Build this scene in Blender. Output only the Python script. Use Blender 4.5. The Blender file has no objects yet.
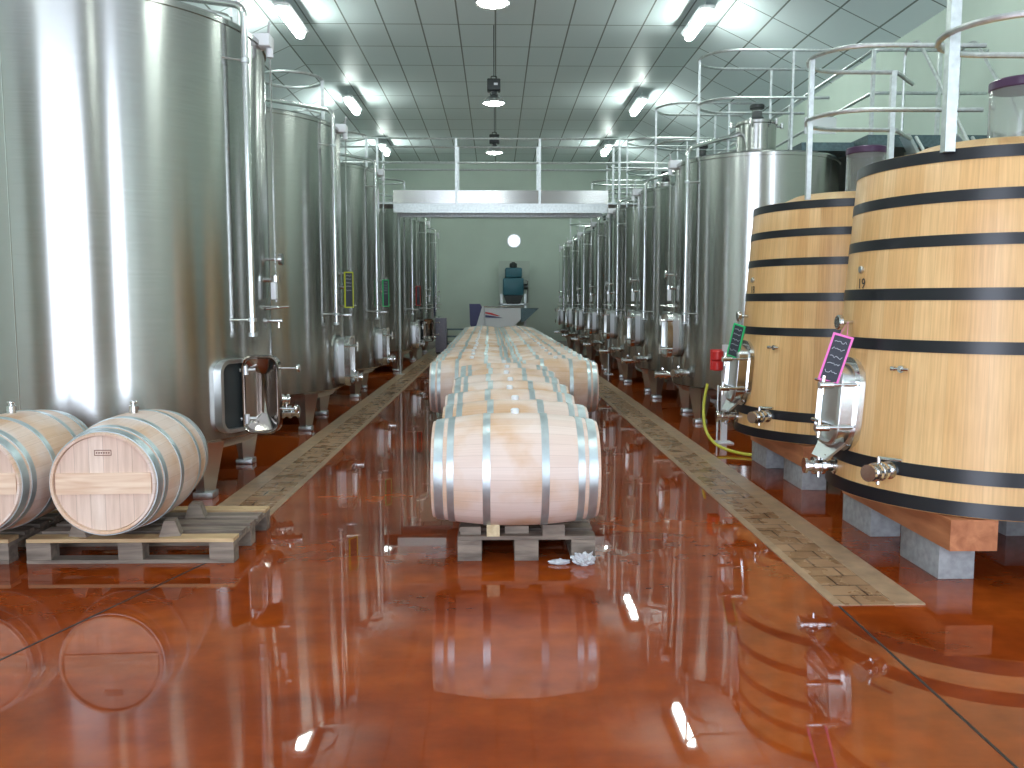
import bpy, bmesh, math, random
from mathutils import Vector, Matrix
random.seed(7)
PI = math.pi
S = bpy.context.scene
C = S.collection

# ------------------------------------------------------------------ camera
EYE = 1.49
FOC = 850.0
cam = bpy.data.cameras.new('camera')
cam.sensor_width = 36.0
cam.lens = FOC / 1024 * 36.0
cam.clip_end = 200
co = bpy.data.objects.new('camera', cam); C.objects.link(co)
co.location = (0, 0, EYE)
co.rotation_euler = (PI/2 - math.atan(81/FOC), 0, -math.atan(16/FOC))
S.camera = co
S.view_settings.view_transform = 'Standard'
S.view_settings.look = 'None'
S.view_settings.gamma = 1.0
S.view_settings.use_curve_mapping = False
S.view_settings.exposure = 0.08

S.cycles.sample_clamp_indirect = 3.0

# ------------------------------------------------------------------ world and daylight
W = bpy.data.worlds.new('world'); S.world = W; W.use_nodes = True
bg = W.node_tree.nodes['Background']
bg.inputs[0].default_value = (0.75, 0.85, 1.0, 1); bg.inputs[1].default_value = 2.6

def area(name, loc, rot, sx, sy, power, col):
    l = bpy.data.lights.new(name, 'AREA'); l.shape = 'RECTANGLE'
    l.size = sx; l.size_y = sy; l.energy = power; l.color = col
    o = bpy.data.objects.new(name, l); C.objects.link(o)
    o.location = loc; o.rotation_euler = rot
    return o
# daylight that comes in through the two tall doorways of the wall behind the camera
DAY = (0.77, 0.84, 1.0)
area('daylight_left_doorway', (-1.75, -4.3, 2.3), (-PI/2, 0, PI), 4.1, 4.6, 400, DAY)
area('daylight_right_doorway', (4.7, -4.3, 2.3), (-PI/2, 0, PI), 1.5, 4.6, 230, DAY)

CEIL = EYE + 4.9            # flat middle of the ceiling
CREASE = 3.92               # half width of the flat middle
WALLX = 6.02; WALLZ = EYE + 3.92
YF, YB = -4.2, 30.2         # front and back walls

# ------------------------------------------------------------------ materials
def new_mat(name):
    m = bpy.data.materials.new(name); m.use_nodes = True
    nt = m.node_tree; b = nt.nodes['Principled BSDF']
    return m, nt, b
def mat(name, col, rough=0.5, metal=0.0, noise=0.0, nscale=8.0, bump=0.0, **kw):
    m, nt, b = new_mat(name)
    b.inputs['Base Color'].default_value = (*col, 1)
    b.inputs['Roughness'].default_value = rough
    b.inputs['Metallic'].default_value = metal
    for k, v in kw.items(): b.inputs[k.replace('_', ' ')].default_value = v
    if noise or bump:
        tc = nt.nodes.new('ShaderNodeTexCoord'); n = nt.nodes.new('ShaderNodeTexNoise')
        n.inputs['Scale'].default_value = nscale; n.inputs['Detail'].default_value = 5
        nt.links.new(tc.outputs['Object'], n.inputs['Vector'])
        if noise:
            r = nt.nodes.new('ShaderNodeValToRGB')
            r.color_ramp.elements[0].position = .3; r.color_ramp.elements[1].position = .7
            r.color_ramp.elements[0].color = (*[max(0, c*(1-noise)) for c in col], 1)
            r.color_ramp.elements[1].color = (*[min(1, c*(1+noise)) for c in col], 1)
            nt.links.new(n.outputs['Fac'], r.inputs['Fac']); nt.links.new(r.outputs['Color'], b.inputs['Base Color'])
        if bump:
            bp = nt.nodes.new('ShaderNodeBump'); bp.inputs['Strength'].default_value = bump; bp.inputs['Distance'].default_value = .01
            nt.links.new(n.outputs['Fac'], bp.inputs['Height']); nt.links.new(bp.outputs['Normal'], b.inputs['Normal'])
    return m
def emit(name, col, strength):
    m, nt, b = new_mat(name)
    b.inputs['Base Color'].default_value = (*col, 1)
    b.inputs['Emission Color'].default_value = (*col, 1)
    b.inputs['Emission Strength'].default_value = strength
    return m
def N(nt, t, **kw):
    n = nt.nodes.new('ShaderNode' + t)
    for k, v in kw.items(): setattr(n, k, v)
    return n
def math_(nt, op, a, b=None):
    n = N(nt, 'Math', operation=op)
    for i, v in enumerate((a, b)):
        if v is None: continue
        if isinstance(v, (int, float)): n.inputs[i].default_value = v
        else: nt.links.new(v, n.inputs[i])
    return n.outputs[0]
def mix(nt, fac, a, b, mode='MIX'):
    n = N(nt, 'Mix', data_type='RGBA', blend_type=mode)
    for i, v in ((0, fac), (6, a), (7, b)):
        if isinstance(v, (int, float)): n.inputs[i].default_value = v
        elif isinstance(v, tuple): n.inputs[i].default_value = (*v, 1)
        else: nt.links.new(v, n.inputs[i])
    return n.outputs[2]
def ramp(nt, fac, stops):
    r = N(nt, 'ValToRGB')
    e = r.color_ramp.elements
    while len(e) < len(stops): e.new(0.5)
    for i, (p, c) in enumerate(stops):
        e[i].position = p; e[i].color = (*c, 1)
    nt.links.new(fac, r.inputs[0])
    return r.outputs[0]

def steel_brushed(name, col, rough, aniso):
    m, nt, b = new_mat(name)
    tc = N(nt, 'TexCoord'); mp = N(nt, 'Mapping'); mp.inputs['Scale'].default_value = (1.5, 1.5, 120)
    n = N(nt, 'TexNoise'); n.inputs['Scale'].default_value = 2.0; n.inputs['Detail'].default_value = 4
    nt.links.new(tc.outputs['Object'], mp.inputs['Vector']); nt.links.new(mp.outputs[0], n.inputs['Vector'])
    c = ramp(nt, n.outputs['Fac'], [(.3, tuple(x*.93 for x in col)), (.7, tuple(min(1, x*1.06) for x in col))])
    nt.links.new(c, b.inputs['Base Color'])
    b.inputs['Metallic'].default_value = 1; b.inputs['Roughness'].default_value = rough
    b.inputs['Anisotropic'].default_value = aniso
    tg = N(nt, 'Tangent', direction_type='RADIAL', axis='Z'); b.inputs['Anisotropic Rotation'].default_value = .25; nt.links.new(tg.outputs[0], b.inputs['Tangent'])
    return m
M = {}
M['tank'] = steel_brushed('tank_steel', (.47, .475, .455), .22, .85)
M['steel'] = mat('polished_steel', (.72, .73, .72), .16, 1.0)
M['dish'] = mat('floor_tinted_steel_dish', (.40, .36, .33), .12, 1.0)  # clean steel; the red floor's reflection is put into its brown base colour
M['satin'] = mat('satin_steel', (.66, .68, .68), .34, 1.0)
M['bright'] = mat('lit_satin_steel', (.86, .88, .88), .42, 1.0)  # lighter copy of satin steel, reflected tubes and doorway put into its colour
M['galv'] = mat('galvanised_steel', (.62, .66, .66), .42, 1.0, noise=.12, nscale=25)
M['black_rubber'] = mat('black_rubber', (.02, .02, .022), .5)
M['hoop'] = mat('black_hoop_paint', (.008, .009, .013), .34)
M['barrel_hoop'] = mat('galvanised_hoop', (.52, .60, .62), .36, .75, noise=.10, nscale=14)
M['wall'] = mat('pale_green_plaster', (.58, .67, .59), .85, noise=.06, nscale=.7)
M['trimwhite'] = mat('grey_trim', (.35, .38, .36), .6)
M['concrete'] = mat('grey_concrete', (.34, .35, .36), .9, noise=.18, nscale=22, bump=.3)
M['glass'] = mat('clear_tube', (.9, .92, .9), .06, Transmission_Weight=.9, IOR=1.3)
M['purple'] = mat('purple_rubber', (.06, .02, .07), .3)
M['white'] = mat('white_plastic', (.8, .82, .85), .4)
M['dark'] = mat('dark_metal', (.025, .03, .03), .5)
M['pink'] = mat('pink_plastic_frame', (.85, .12, .5), .35)
M['green'] = mat('green_plastic_frame', (.03, .55, .18), .35)
M['yellow'] = mat('yellow_plastic_frame', (.55, .60, .03), .4)
M['red'] = mat('red_plastic', (.65, .03, .03), .35)
M['slate'] = mat('blackboard', (.035, .04, .055), .6)
M['chalk'] = mat('chalk', (.55, .6, .65), .8)
M['hose'] = mat('yellow_hose', (.55, .55, .06), .35)
M['deck'] = mat('dark_checker_plate', (.10, .15, .16), .45, .6, noise=.2, nscale=30)
M['panel'] = mat('pale_panel', (.50, .56, .50), .6)
M['navy'] = mat('navy_paint', (.05, .05, .16), .4)
M['blue'] = mat('teal_machine_paint', (.03, .13, .17), .4)
M['stamp'] = mat('burnt_stamp', (.22, .10, .07), .7)
M['silicone'] = mat('silicone_bung', (.75, .78, .80), .3)
M['mauve'] = mat('mauve_grey_panel', (.26, .25, .32), .5, noise=.1, nscale=20)
M['lamp'] = emit('lamp_glow', (.90, 1.0, .93), 60)
M['tube'] = emit('tube_glow', (.88, 1.0, .94), 66)
M['daypane'] = emit('daylit_pane', (.85, .93, 1.0), 1.6)

def floor_material():
    m, nt, b = new_mat('red_resin_floor')
    tc = N(nt, 'TexCoord')
    n1 = N(nt, 'TexNoise'); n1.inputs['Scale'].default_value = .8; n1.inputs['Detail'].default_value = 7; n1.inputs['Roughness'].default_value = .6
    n2 = N(nt, 'TexNoise'); n2.inputs['Scale'].default_value = 7; n2.inputs['Detail'].default_value = 6
    mp = N(nt, 'Mapping'); mp.inputs['Scale'].default_value = (.55, 1.3, 1)
    nt.links.new(tc.outputs['Object'], mp.inputs[0]); nt.links.new(mp.outputs[0], n1.inputs['Vector']); nt.links.new(tc.outputs['Object'], n2.inputs['Vector'])
    c1 = ramp(nt, n1.outputs['Fac'], [(.30, (.13, .018, .003)), (.48, (.27, .045, .006)), (.68, (.38, .078, .010))])
    c2 = ramp(nt, n2.outputs['Fac'], [(.3, (.75, .72, .70)), (.7, (1.1, 1.1, 1.1))])
    nt.links.new(mix(nt, .8, c1, c2, 'MULTIPLY'), b.inputs['Base Color'])
    b.inputs['Roughness'].default_value = .02
    b.inputs['IOR'].default_value = 1.50
    n3 = N(nt, 'TexNoise'); n3.inputs['Scale'].default_value = 1.6; n3.inputs['Detail'].default_value = 1.2
    nt.links.new(tc.outputs['Object'], n3.inputs['Vector'])
    bp = N(nt, 'Bump'); bp.inputs['Strength'].default_value = .5; bp.inputs['Distance'].default_value = .0016
    nt.links.new(n3.outputs['Fac'], bp.inputs['Height']); nt.links.new(bp.outputs[0], b.inputs['Normal'])
    return m
M['floor'] = floor_material()

def ceiling_material():
    # pale square-edged panels, 0.65 m wide and 1.31 m long, with dark joints
    m, nt, b = new_mat('ceiling_panels')
    tc = N(nt, 'TexCoord'); mp = N(nt, 'Mapping')
    nt.links.new(tc.outputs['UV'], mp.inputs[0])
    br = N(nt, 'TexBrick'); br.offset = 0.0; br.squash = 1.0
    br.inputs['Scale'].default_value = 1.0
    br.inputs['Brick Width'].default_value = 1.307 ; br.inputs['Row Height'].default_value = CREASE/6
    br.inputs['Mortar Size'].default_value = .016; br.inputs['Mortar Smooth'].default_value = .3
    br.inputs['Color1'].default_value = (.77, .85, .87, 1); br.inputs['Color2'].default_value = (.72, .80, .82, 1)
    br.inputs['Mortar'].default_value = (.17, .20, .19, 1)
    nt.links.new(mp.outputs[0], br.inputs['Vector']); nt.links.new(br.outputs['Color'], b.inputs['Base Color'])
    b.inputs['Roughness'].default_value = .42
    return m
M['ceiling'] = ceiling_material()

def paver_material(name, w, h, c1, c2, cm):
    m, nt, b = new_mat(name)
    tc = N(nt, 'TexCoord')
    br = N(nt, 'TexBrick'); br.offset = 0.5
    br.inputs['Scale'].default_value = 1.0; br.inputs['Brick Width'].default_value = w; br.inputs['Row Height'].default_value = h
    br.inputs['Mortar Size'].default_value = .006
    br.inputs['Color1'].default_value = (*c1, 1); br.inputs['Color2'].default_value = (*c2, 1); br.inputs['Mortar'].default_value = (*cm, 1)
    n = N(nt, 'TexNoise'); n.inputs['Scale'].default_value = 6; n.inputs['Detail'].default_value = 6
    nt.links.new(tc.outputs['Object'], br.inputs['Vector']); nt.links.new(tc.outputs['Object'], n.inputs['Vector'])
    v = ramp(nt, n.outputs['Fac'], [(.3, (.72, .70, .66)), (.6, (1.1, 1.1, 1.1))])
    nt.links.new(mix(nt, 1.0, br.outputs['Color'], v, 'MULTIPLY'), b.inputs['Base Color'])
    rr = ramp(nt, n.outputs['Fac'], [(.35, (.12,)*3), (.6, (.4,)*3)])
    nt.links.new(rr, b.inputs['Roughness'])
    return m
M['paver'] = paver_material('clay_pavers', .19, .155, (.38, .23, .13), (.31, .18, .10), (.10, .06, .04))
M['kerb'] = mat('sandstone_kerb', (.40, .27, .17), .3, noise=.25, nscale=9)

def stave_material(name, axis, cz, count, cols, seam, gscale=1.0, rough=.55, wash=False):
    # staves round an axis ('Y' or 'Z'); cz = height of the axis above the object origin for 'Y'
    m, nt, b = new_mat(name)
    tc = N(nt, 'TexCoord'); sp = N(nt, 'SeparateXYZ'); nt.links.new(tc.outputs['Object'], sp.inputs[0])
    if axis == 'Y': u, v, L = sp.outputs['X'], math_(nt, 'SUBTRACT', sp.outputs['Z'], cz), sp.outputs['Y']
    else: u, v, L = sp.outputs['X'], sp.outputs['Y'], sp.outputs['Z']
    a = math_(nt, 'MULTIPLY', math_(nt, 'ADD', math_(nt, 'ARCTAN2', v, u), PI), count/(2*PI))
    idx = math_(nt, 'FLOOR', a); fr = math_(nt, 'FRACT', a)
    oi = N(nt, 'ObjectInfo')
    wn = N(nt, 'TexWhiteNoise', noise_dimensions='2D')
    cb = N(nt, 'CombineXYZ'); nt.links.new(idx, cb.inputs[0]); nt.links.new(math_(nt, 'MULTIPLY', oi.outputs['Random'], 37.0), cb.inputs[1])
    nt.links.new(cb.outputs[0], wn.inputs['Vector'])
    c = ramp(nt, wn.outputs['Value'], cols)
    g = N(nt, 'CombineXYZ'); nt.links.new(math_(nt, 'MULTIPLY', a, 9.0*gscale), g.inputs[0]); nt.links.new(math_(nt, 'MULTIPLY', L, 3.0), g.inputs[1]); nt.links.new(math_(nt, 'MULTIPLY', idx, 3.7), g.inputs[2])
    n = N(nt, 'TexNoise'); n.inputs['Scale'].default_value = 1.0; n.inputs['Detail'].default_value = 6; nt.links.new(g.outputs[0], n.inputs['Vector'])
    gr = ramp(nt, n.outputs['Fac'], [(.3, (.88, .84, .79)), (.65, (1.06, 1.05, 1.03))])
    c = mix(nt, 1.0, c, gr, 'MULTIPLY')
    n2 = N(nt, 'TexNoise'); n2.inputs['Scale'].default_value = 2.3; n2.inputs['Detail'].default_value = 3
    nt.links.new(tc.outputs['Object'], n2.inputs['Vector'])
    c = mix(nt, .7, c, ramp(nt, n2.outputs['Fac'], [(.35, (.92, .88, .85)), (.65, (1.05, 1.06, 1.07))]), 'MULTIPLY')
    if wash:    # pale dusty patches and orange new oak between them
        n3 = N(nt, 'TexNoise', noise_dimensions='4D'); n3.inputs['Scale'].default_value = 3.0; n3.inputs['Detail'].default_value = 5
        nt.links.new(tc.outputs['Object'], n3.inputs['Vector']); nt.links.new(math_(nt, 'MULTIPLY', oi.outputs['Random'], 20.0), n3.inputs['W'])
        f3 = ramp(nt, n3.outputs['Fac'], [(.40, (0, 0, 0)), (.56, (.75, .75, .75))])
        c = mix(nt, f3, mix(nt, .45, c, (.64, .34, .15)), mix(nt, .6, c, (.82, .73, .72)))
    e = math_(nt, 'LESS_THAN', math_(nt, 'ABSOLUTE', math_(nt, 'SUBTRACT', fr, .5)), .5 - seam)
    c = mix(nt, e, mix(nt, .35, c, (.16, .08, .04)), c)
    nt.links.new(c, b.inputs['Base Color']); b.inputs['Roughness'].default_value = rough
    return m
M['vat_oak'] = stave_material('vat_oak', 'Z', 0, 52, [(0, (.66, .38, .15)), (.5, (.71, .43, .18)), (1, (.78, .52, .25))], .006, rough=.36)
BR = .33
M['barrel_oak'] = stave_material('barrel_oak', 'Y', BR, 30, [(0, (.60, .44, .33)), (.5, (.67, .54, .44)), (1, (.74, .64, .56))], .012, rough=.5, wash=True)

def plank_wood(name, c0, c1, sc=(2, 30, 30), rough=.6):
    m, nt, b = new_mat(name)
    tc = N(nt, 'TexCoord'); mp = N(nt, 'Mapping'); mp.inputs['Scale'].default_value = sc
    n = N(nt, 'TexNoise'); n.inputs['Scale'].default_value = 1; n.inputs['Detail'].default_value = 6; n.inputs['Distortion'].default_value = .6
    nt.links.new(tc.outputs['Object'], mp.inputs[0]); nt.links.new(mp.outputs[0], n.inputs['Vector'])
    nt.links.new(ramp(nt, n.outputs['Fac'], [(.32, c0), (.68, c1)]), b.inputs['Base Color'])
    b.inputs['Roughness'].default_value = rough
    return m
def head_material():
    m, nt, b = new_mat('barrel_head_oak')
    tc = N(nt, 'TexCoord'); sp = N(nt, 'SeparateXYZ'); nt.links.new(tc.outputs['Object'], sp.inputs[0])
    a = math_(nt, 'MULTIPLY', math_(nt, 'ADD', sp.outputs['X'], 2.0), 13.0)
    idx = math_(nt, 'FLOOR', a); fr = math_(nt, 'FRACT', a)
    wn = N(nt, 'TexWhiteNoise', noise_dimensions='1D'); nt.links.new(idx, wn.inputs['W'])
    c = ramp(nt, wn.outputs['Value'], [(0, (.66, .48, .38)), (1, (.80, .66, .56))])
    mp = N(nt, 'Mapping'); mp.inputs['Scale'].default_value = (45, 3, 4); nt.links.new(tc.outputs['Object'], mp.inputs[0])
    n = N(nt, 'TexNoise'); n.inputs['Scale'].default_value = 1; n.inputs['Detail'].default_value = 5; nt.links.new(mp.outputs[0], n.inputs['Vector'])
    c = mix(nt, 1.0, c, ramp(nt, n.outputs['Fac'], [(.3, (.86, .82, .78)), (.65, (1.05, 1.05, 1.05))]), 'MULTIPLY')
    e = math_(nt, 'LESS_THAN', fr, .03)
    c = mix(nt, e, c, mix(nt, .5, c, (.2, .1, .06)))
    nt.links.new(c, b.inputs['Base Color']); b.inputs['Roughness'].default_value = .55
    return m
M['head'] = head_material()
M['pale_plank'] = plank_wood('pale_oak_bar', (.66, .44, .30), (.84, .66, .50), (3, 30, 30))
M['pallet'] = plank_wood('weathered_pallet_wood', (.13, .10, .08), (.30, .24, .19), (3, 20, 20), .8)
M['pallet_new'] = plank_wood('sawn_pallet_edge', (.42, .27, .14), (.62, .44, .24), (3, 20, 20), .7)
M['beam'] = plank_wood('red_brown_beam', (.36, .12, .05), (.58, .24, .11), (14, 2, 14), .5)
M['chock'] = plank_wood('pale_chock_wood', (.55, .42, .24), (.78, .66, .42), (20, 6, 20), .7)
def plastic_film():
    m, nt, b = new_mat('clear_plastic_film')
    b.inputs['Base Color'].default_value = (.85, .87, .9, 1); b.inputs['Roughness'].default_value = .12
    b.inputs['Transmission Weight'].default_value = .45
    return m
M['film'] = plastic_film()

# ------------------------------------------------------------------ mesh helpers
def v3(*a): return Vector(a)
def box(bm, x0, x1, y0, y1, z0, z1, bev=0.0):
    vs = [bm.verts.new((x, y, z)) for x in (x0, x1) for y in (y0, y1) for z in (z0, z1)]
    fs = [(0,1,3,2), (4,6,7,5), (0,4,5,1), (2,3,7,6), (0,2,6,4), (1,5,7,3)]
    faces = [bm.faces.new([vs[i] for i in f]) for f in fs]
    if bev:
        es = list({e for f in faces for e in f.edges})
        bmesh.ops.bevel(bm, geom=es, offset=bev, segments=2, affect='EDGES', profile=.5)
def lathe(bm, prof, seg=48, M4=None, close=False):
    rings = []
    for r, z in prof:
        if r < 1e-6: rings.append([bm.verts.new((0, 0, z))])
        else: rings.append([bm.verts.new((r*math.cos(2*PI*i/seg), r*math.sin(2*PI*i/seg), z)) for i in range(seg)])
    pairs = list(zip(rings, rings[1:])) + ([(rings[-1], rings[0])] if close else [])
    for a, b in pairs:
        if len(a) == 1 and len(b) == 1: continue
        for i in range(seg):
            j = (i+1) % seg
            if len(a) == 1: bm.faces.new([a[0], b[j], b[i]][::-1])
            elif len(b) == 1: bm.faces.new([a[i], a[j], b[0]])
            else: bm.faces.new([a[i], a[j], b[j], b[i]])
    if M4 is not None: bmesh.ops.transform(bm, matrix=M4, verts=[v for ring in rings for v in ring])
AX = {'Z': Matrix.Identity(4), 'Y': Matrix.Rotation(-PI/2, 4, 'X'), 'X': Matrix.Rotation(PI/2, 4, 'Y')}
def cyl(bm, c, r, h, axis='Z', seg=16, r2=None, bev=0.0):
    """cylinder centred at c"""
    r2 = r if r2 is None else r2
    p = [(0, -h/2), (r-bev, -h/2), (r, -h/2+bev), (r2, h/2-bev), (r2-bev, h/2), (0, h/2)] if bev else [(0, -h/2), (r, -h/2), (r2, h/2), (0, h/2)]
    A = AX[axis] if isinstance(axis, str) else axis
    lathe(bm, p, seg, Matrix.Translation(c) @ A)
def align(d):
    return Vector(d).normalized().to_track_quat('Z', 'Y').to_matrix().to_4x4()
def rod(bm, a, b, r, seg=10):
    a = Vector(a); b = Vector(b); d = b - a
    cyl(bm, (a+b)/2, r, d.length, align(d), seg)
def fillet(pts, rad, n=5, closed=False):
    pts = [Vector(p) for p in pts]; out = []
    L = len(pts)
    for i, p in enumerate(pts):
        if not closed and i in (0, L-1): out.append(p); continue
        a = pts[(i-1) % L]; b = pts[(i+1) % L]
        d1 = (a-p); d2 = (b-p); r = min(rad, d1.length*.48, d2.length*.48)
        q1 = p + d1.normalized()*r; q2 = p + d2.normalized()*r
        for k in range(n+1):
            t = k/n; out.append((1-t)**2*q1 + 2*t*(1-t)*p + t*t*q2)
    return out
def tube(bm, pts, r, seg=8, rad=0.0, closed=False):
    if rad: pts = fillet(pts, rad, 5, closed)
    pts = [Vector(p) for p in pts]; n = len(pts)
    tang = []
    for i in range(n):
        if closed: t = pts[(i+1) % n] - pts[i-1]
        else: t = pts[min(i+1, n-1)] - pts[max(i-1, 0)]
        tang.append(t.normalized() if t.length > 1e-9 else Vector((0, 0, 1)))
    ref = Vector((0, 0, 1)) if abs(tang[0].z) < .9 else Vector((1, 0, 0))
    u = tang[0].cross(ref).normalized(); rings = []
    for i in range(n):
        u = (u - tang[i]*u.dot(tang[i])).normalized(); w = tang[i].cross(u)
        rings.append([bm.verts.new(pts[i] + r*(math.cos(2*PI*k/seg)*u + math.sin(2*PI*k/seg)*w)) for k in range(seg)])
    rng = range(n if closed else n-1)
    for i in rng:
        a, b = rings[i], rings[(i+1) % n]
        off = 0
        if closed and i == n-1:
            off = min(range(seg), key=lambda o: (a[0].co - b[o].co).length)
        for k in range(seg):
            bm.faces.new([a[k], a[(k+1) % seg], b[(k+1+off) % seg], b[(k+off) % seg]])
    if not closed:
        bm.faces.new(rings[0][::-1]); bm.faces.new(rings[-1])
def rrect(w, h, r, n=6):
    """rounded rectangle outline in a plane, CCW, centred"""
    out = []
    for cx, cy, a0 in ((w/2-r, h/2-r, 0), (-w/2+r, h/2-r, PI/2), (-w/2+r, -h/2+r, PI), (w/2-r, -h/2+r, 1.5*PI)):
        for k in range(n+1):
            a = a0 + PI/2*k/n; out.append((cx + r*math.cos(a), cy + r*math.sin(a)))
    return out
def loft(bm, loops, M4=None, cap0=True, cap1=True, closed=False):
    rings = [[bm.verts.new(p) for p in lp] for lp in loops]; n = len(rings[0])
    prs = list(zip(rings, rings[1:])) + ([(rings[-1], rings[0])] if closed else [])
    for a, b in prs:
        for i in range(n): bm.faces.new([a[i], a[(i+1) % n], b[(i+1) % n], b[i]])
    if not closed:
        if cap0: bm.faces.new(rings[0][::-1])
        if cap1: bm.faces.new(rings[-1])
    if M4 is not None: bmesh.ops.transform(bm, matrix=M4, verts=[v for r in rings for v in r])
def prism(bm, pts, y0, y1, plane='XZ'):
    f = {'XZ': lambda p, t: (p[0], t, p[1]), 'YZ': lambda p, t: (t, p[0], p[1]), 'XY': lambda p, t: (p[0], p[1], t)}[plane]
    loft(bm, [[f(p, y0) for p in pts], [f(p, y1) for p in pts]])
def link(name, bm, m, parent=None, smooth=35, loc=None):
    bmesh.ops.recalc_face_normals(bm, faces=bm.faces)
    me = bpy.data.meshes.new(name); bm.to_mesh(me); bm.free()
    me.materials.append(m)
    if smooth:
        for p in me.polygons: p.use_smooth = True
        me.set_sharp_from_angle(angle=math.radians(smooth))
    o = bpy.data.objects.new(name, me); C.objects.link(o)
    if parent is not None: o.parent = parent
    if loc is not None: o.location = loc
    return o
def part(name, m, parent, fn, smooth=35, label=None, loc=None):
    bm = bmesh.new(); fn(bm)
    o = link(name, bm, m, parent, smooth, loc)
    if label: o['label'] = label
    return o
def root(name, loc=(0, 0, 0), rz=0.0):
    o = bpy.data.objects.new(name, None); C.objects.link(o); o.empty_display_size = .2
    o.location = loc; o.rotation_euler = (0, 0, rz); return o
def tag(o, label, cat, group=None):
    o['label'] = label; o['category'] = cat
    if group: o['group'] = group
    return o
def struct(name, bm, m, smooth=None, parent=None):
    o = link(name, bm, m, parent, smooth); 
    if parent is None: o['kind'] = 'structure'
    return o
KIDS = {}
def copy_tree(o, parent=None):
    c = o.copy(); C.objects.link(c); c.parent = parent
    for k in [x for x in bpy.data.objects if x.parent == o and x is not c]:
        copy_tree(k, c)
    return c

# ------------------------------------------------------------------ room shell
bm = bmesh.new(); box(bm, -WALLX, WALLX, YF, YB, -.2, 0)
struct('floor', bm, M['floor'])
# drains: strips of clay pavers with a stone kerb, flush with the floor
def drain(idx, x_in, x_out, y0):
    s = 1 if x_out > x_in else -1
    k = bmesh.new(); box(k, *sorted((x_out, x_out - s*.15)), y0, YB-.3, -.05, .008)
    ko = struct('trim_%d' % idx, k, M['kerb'])
    p = bmesh.new(); box(p, *sorted((x_in + s*.05, x_out - s*.15)), y0, YB-.3, -.05, .004)
    po = link('pavers', p, M['paver'], ko, None)
    p = bmesh.new(); box(p, *sorted((x_in, x_in + s*.05)), y0, YB-.3, -.05, .007)
    link('edge_strip', p, M['kerb'], ko, None)
drain(1, -1.585, -2.05, 5.55)
drain(2, 1.665, 2.125, 4.05)
for i, (xa, ya, xb, yb) in enumerate(((1.69, 4.04, 1.60, YF+.1), (-1.62, 4.98, -4.4, YF+.1))):
    bm = bmesh.new()
    loft(bm, [[(xa-.006, ya, -.01), (xa+.006, ya, -.01), (xa+.006, ya, .0015), (xa-.006, ya, .0015)], [(xb-.006, yb, -.01), (xb+.006, yb, -.01), (xb+.006, yb, .0015), (xb-.006, yb, .0015)]])
    struct('trim_%d' % (3+i), bm, M['black_rubber'])
# ceiling: flat middle and two slopes down to the side walls, UV in metres
def ceiling():
    bm = bmesh.new(); uvl = bm.loops.layers.uv.new('UVMap')
    sl = math.hypot(WALLX-CREASE, CEIL-WALLZ)
    xs = [(-WALLX, WALLZ, -CREASE-sl), (-CREASE, CEIL, -CREASE), (CREASE, CEIL, CREASE), (WALLX, WALLZ, CREASE+sl)]
    off = 12.95 % 1.307
    T = .15
    for (xa, za, ua), (xb, zb, ub) in zip(xs, xs[1:]):
        q = [(xa, YF, za, ua), (xb, YF, zb, ub), (xb, YB, zb, ub), (xa, YB, za, ua)]
        vs = [bm.verts.new(p[:3]) for p in q]; vt = [bm.verts.new((p[0], p[1], p[2]+T)) for p in q]
        f = bm.faces.new(vs)
        for l, p in zip(f.loops, q): l[uvl].uv = (p[1] - off + 1.307*10, p[3] + CREASE*4)
        bm.faces.new(vt[::-1])
        for i in range(4):
            j = (i+1) % 4; bm.faces.new([vs[i], vt[i], vt[j], vs[j]])
    return bm
bm = ceiling()
me = bpy.data.meshes.new('ceiling'); bm.to_mesh(me); bm.free(); me.materials.append(M['ceiling'])
o = bpy.data.objects.new('ceiling', me); C.objects.link(o); o['kind'] = 'structure'
bm = bmesh.new(); box(bm, -WALLX-.2, -WALLX, YF, YB, -.2, WALLZ+.15); struct('wall_left', bm, M['wall'])
bm = bmesh.new(); box(bm, WALLX, WALLX+.2, YF, YB, -.2, WALLZ+.15); struct('wall_right', bm, M['wall'])
gable = [(-WALLX, -.2), (WALLX, -.2), (WALLX, WALLZ), (CREASE, CEIL), (-CREASE, CEIL), (-WALLX, WALLZ)]
bm = bmesh.new(); prism(bm, gable, YB, YB+.2); struct('wall_back', bm, M['wall'])
# front wall, behind the camera, with two tall doorways that let the daylight in
bm = bmesh.new()
DO = [(-3.85, .35), (3.95, 5.45)]; DH = 4.6
for xa, xb in ((-WALLX, DO[0][0]), (DO[0][1], DO[1][0]), (DO[1][1], WALLX)): box(bm, xa, xb, YF-.2, YF, -.2, DH)
prism(bm, [(-WALLX, DH), (WALLX, DH), (WALLX, WALLZ), (CREASE, CEIL), (-CREASE, CEIL), (-WALLX, WALLZ)], YF-.2, YF)
struct('wall_front', bm, M['wall'])
# ledge with a service pipe along the back wall
bm = bmesh.new(); box(bm, -WALLX+.01, WALLX-.01, YB-.10, YB, 4.48, 4.66)
rod(bm, (-WALLX+.01, YB-.16, 4.72), (WALLX-.01, YB-.16, 4.72), .03)
struct('trim_5', bm, M['trimwhite'])
# skirting of the back wall
bm = bmesh.new(); box(bm, -WALLX+.01, WALLX-.01, YB-.02, YB, 0, .15); struct('baseboard_back', bm, M['trimwhite'])
# round window high in the back wall
w = root('window_1', (.64, YB-.02, 3.66)); w['kind'] = 'structure'
part('window_frame', M['satin'], w, lambda b: lathe(b, [(.20, -.03), (.25, -.03), (.25, .03), (.20, .03)], 32, AX['Y'], close=True))
part('window_pane', M['daypane'], w, lambda b: cyl(b, (0, .02, 0), .205, .01, 'Y', 32))
part('window_bar', M['satin'], w, lambda b: box(b, .02, .05, -.02, .01, -.2, .2))

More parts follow.
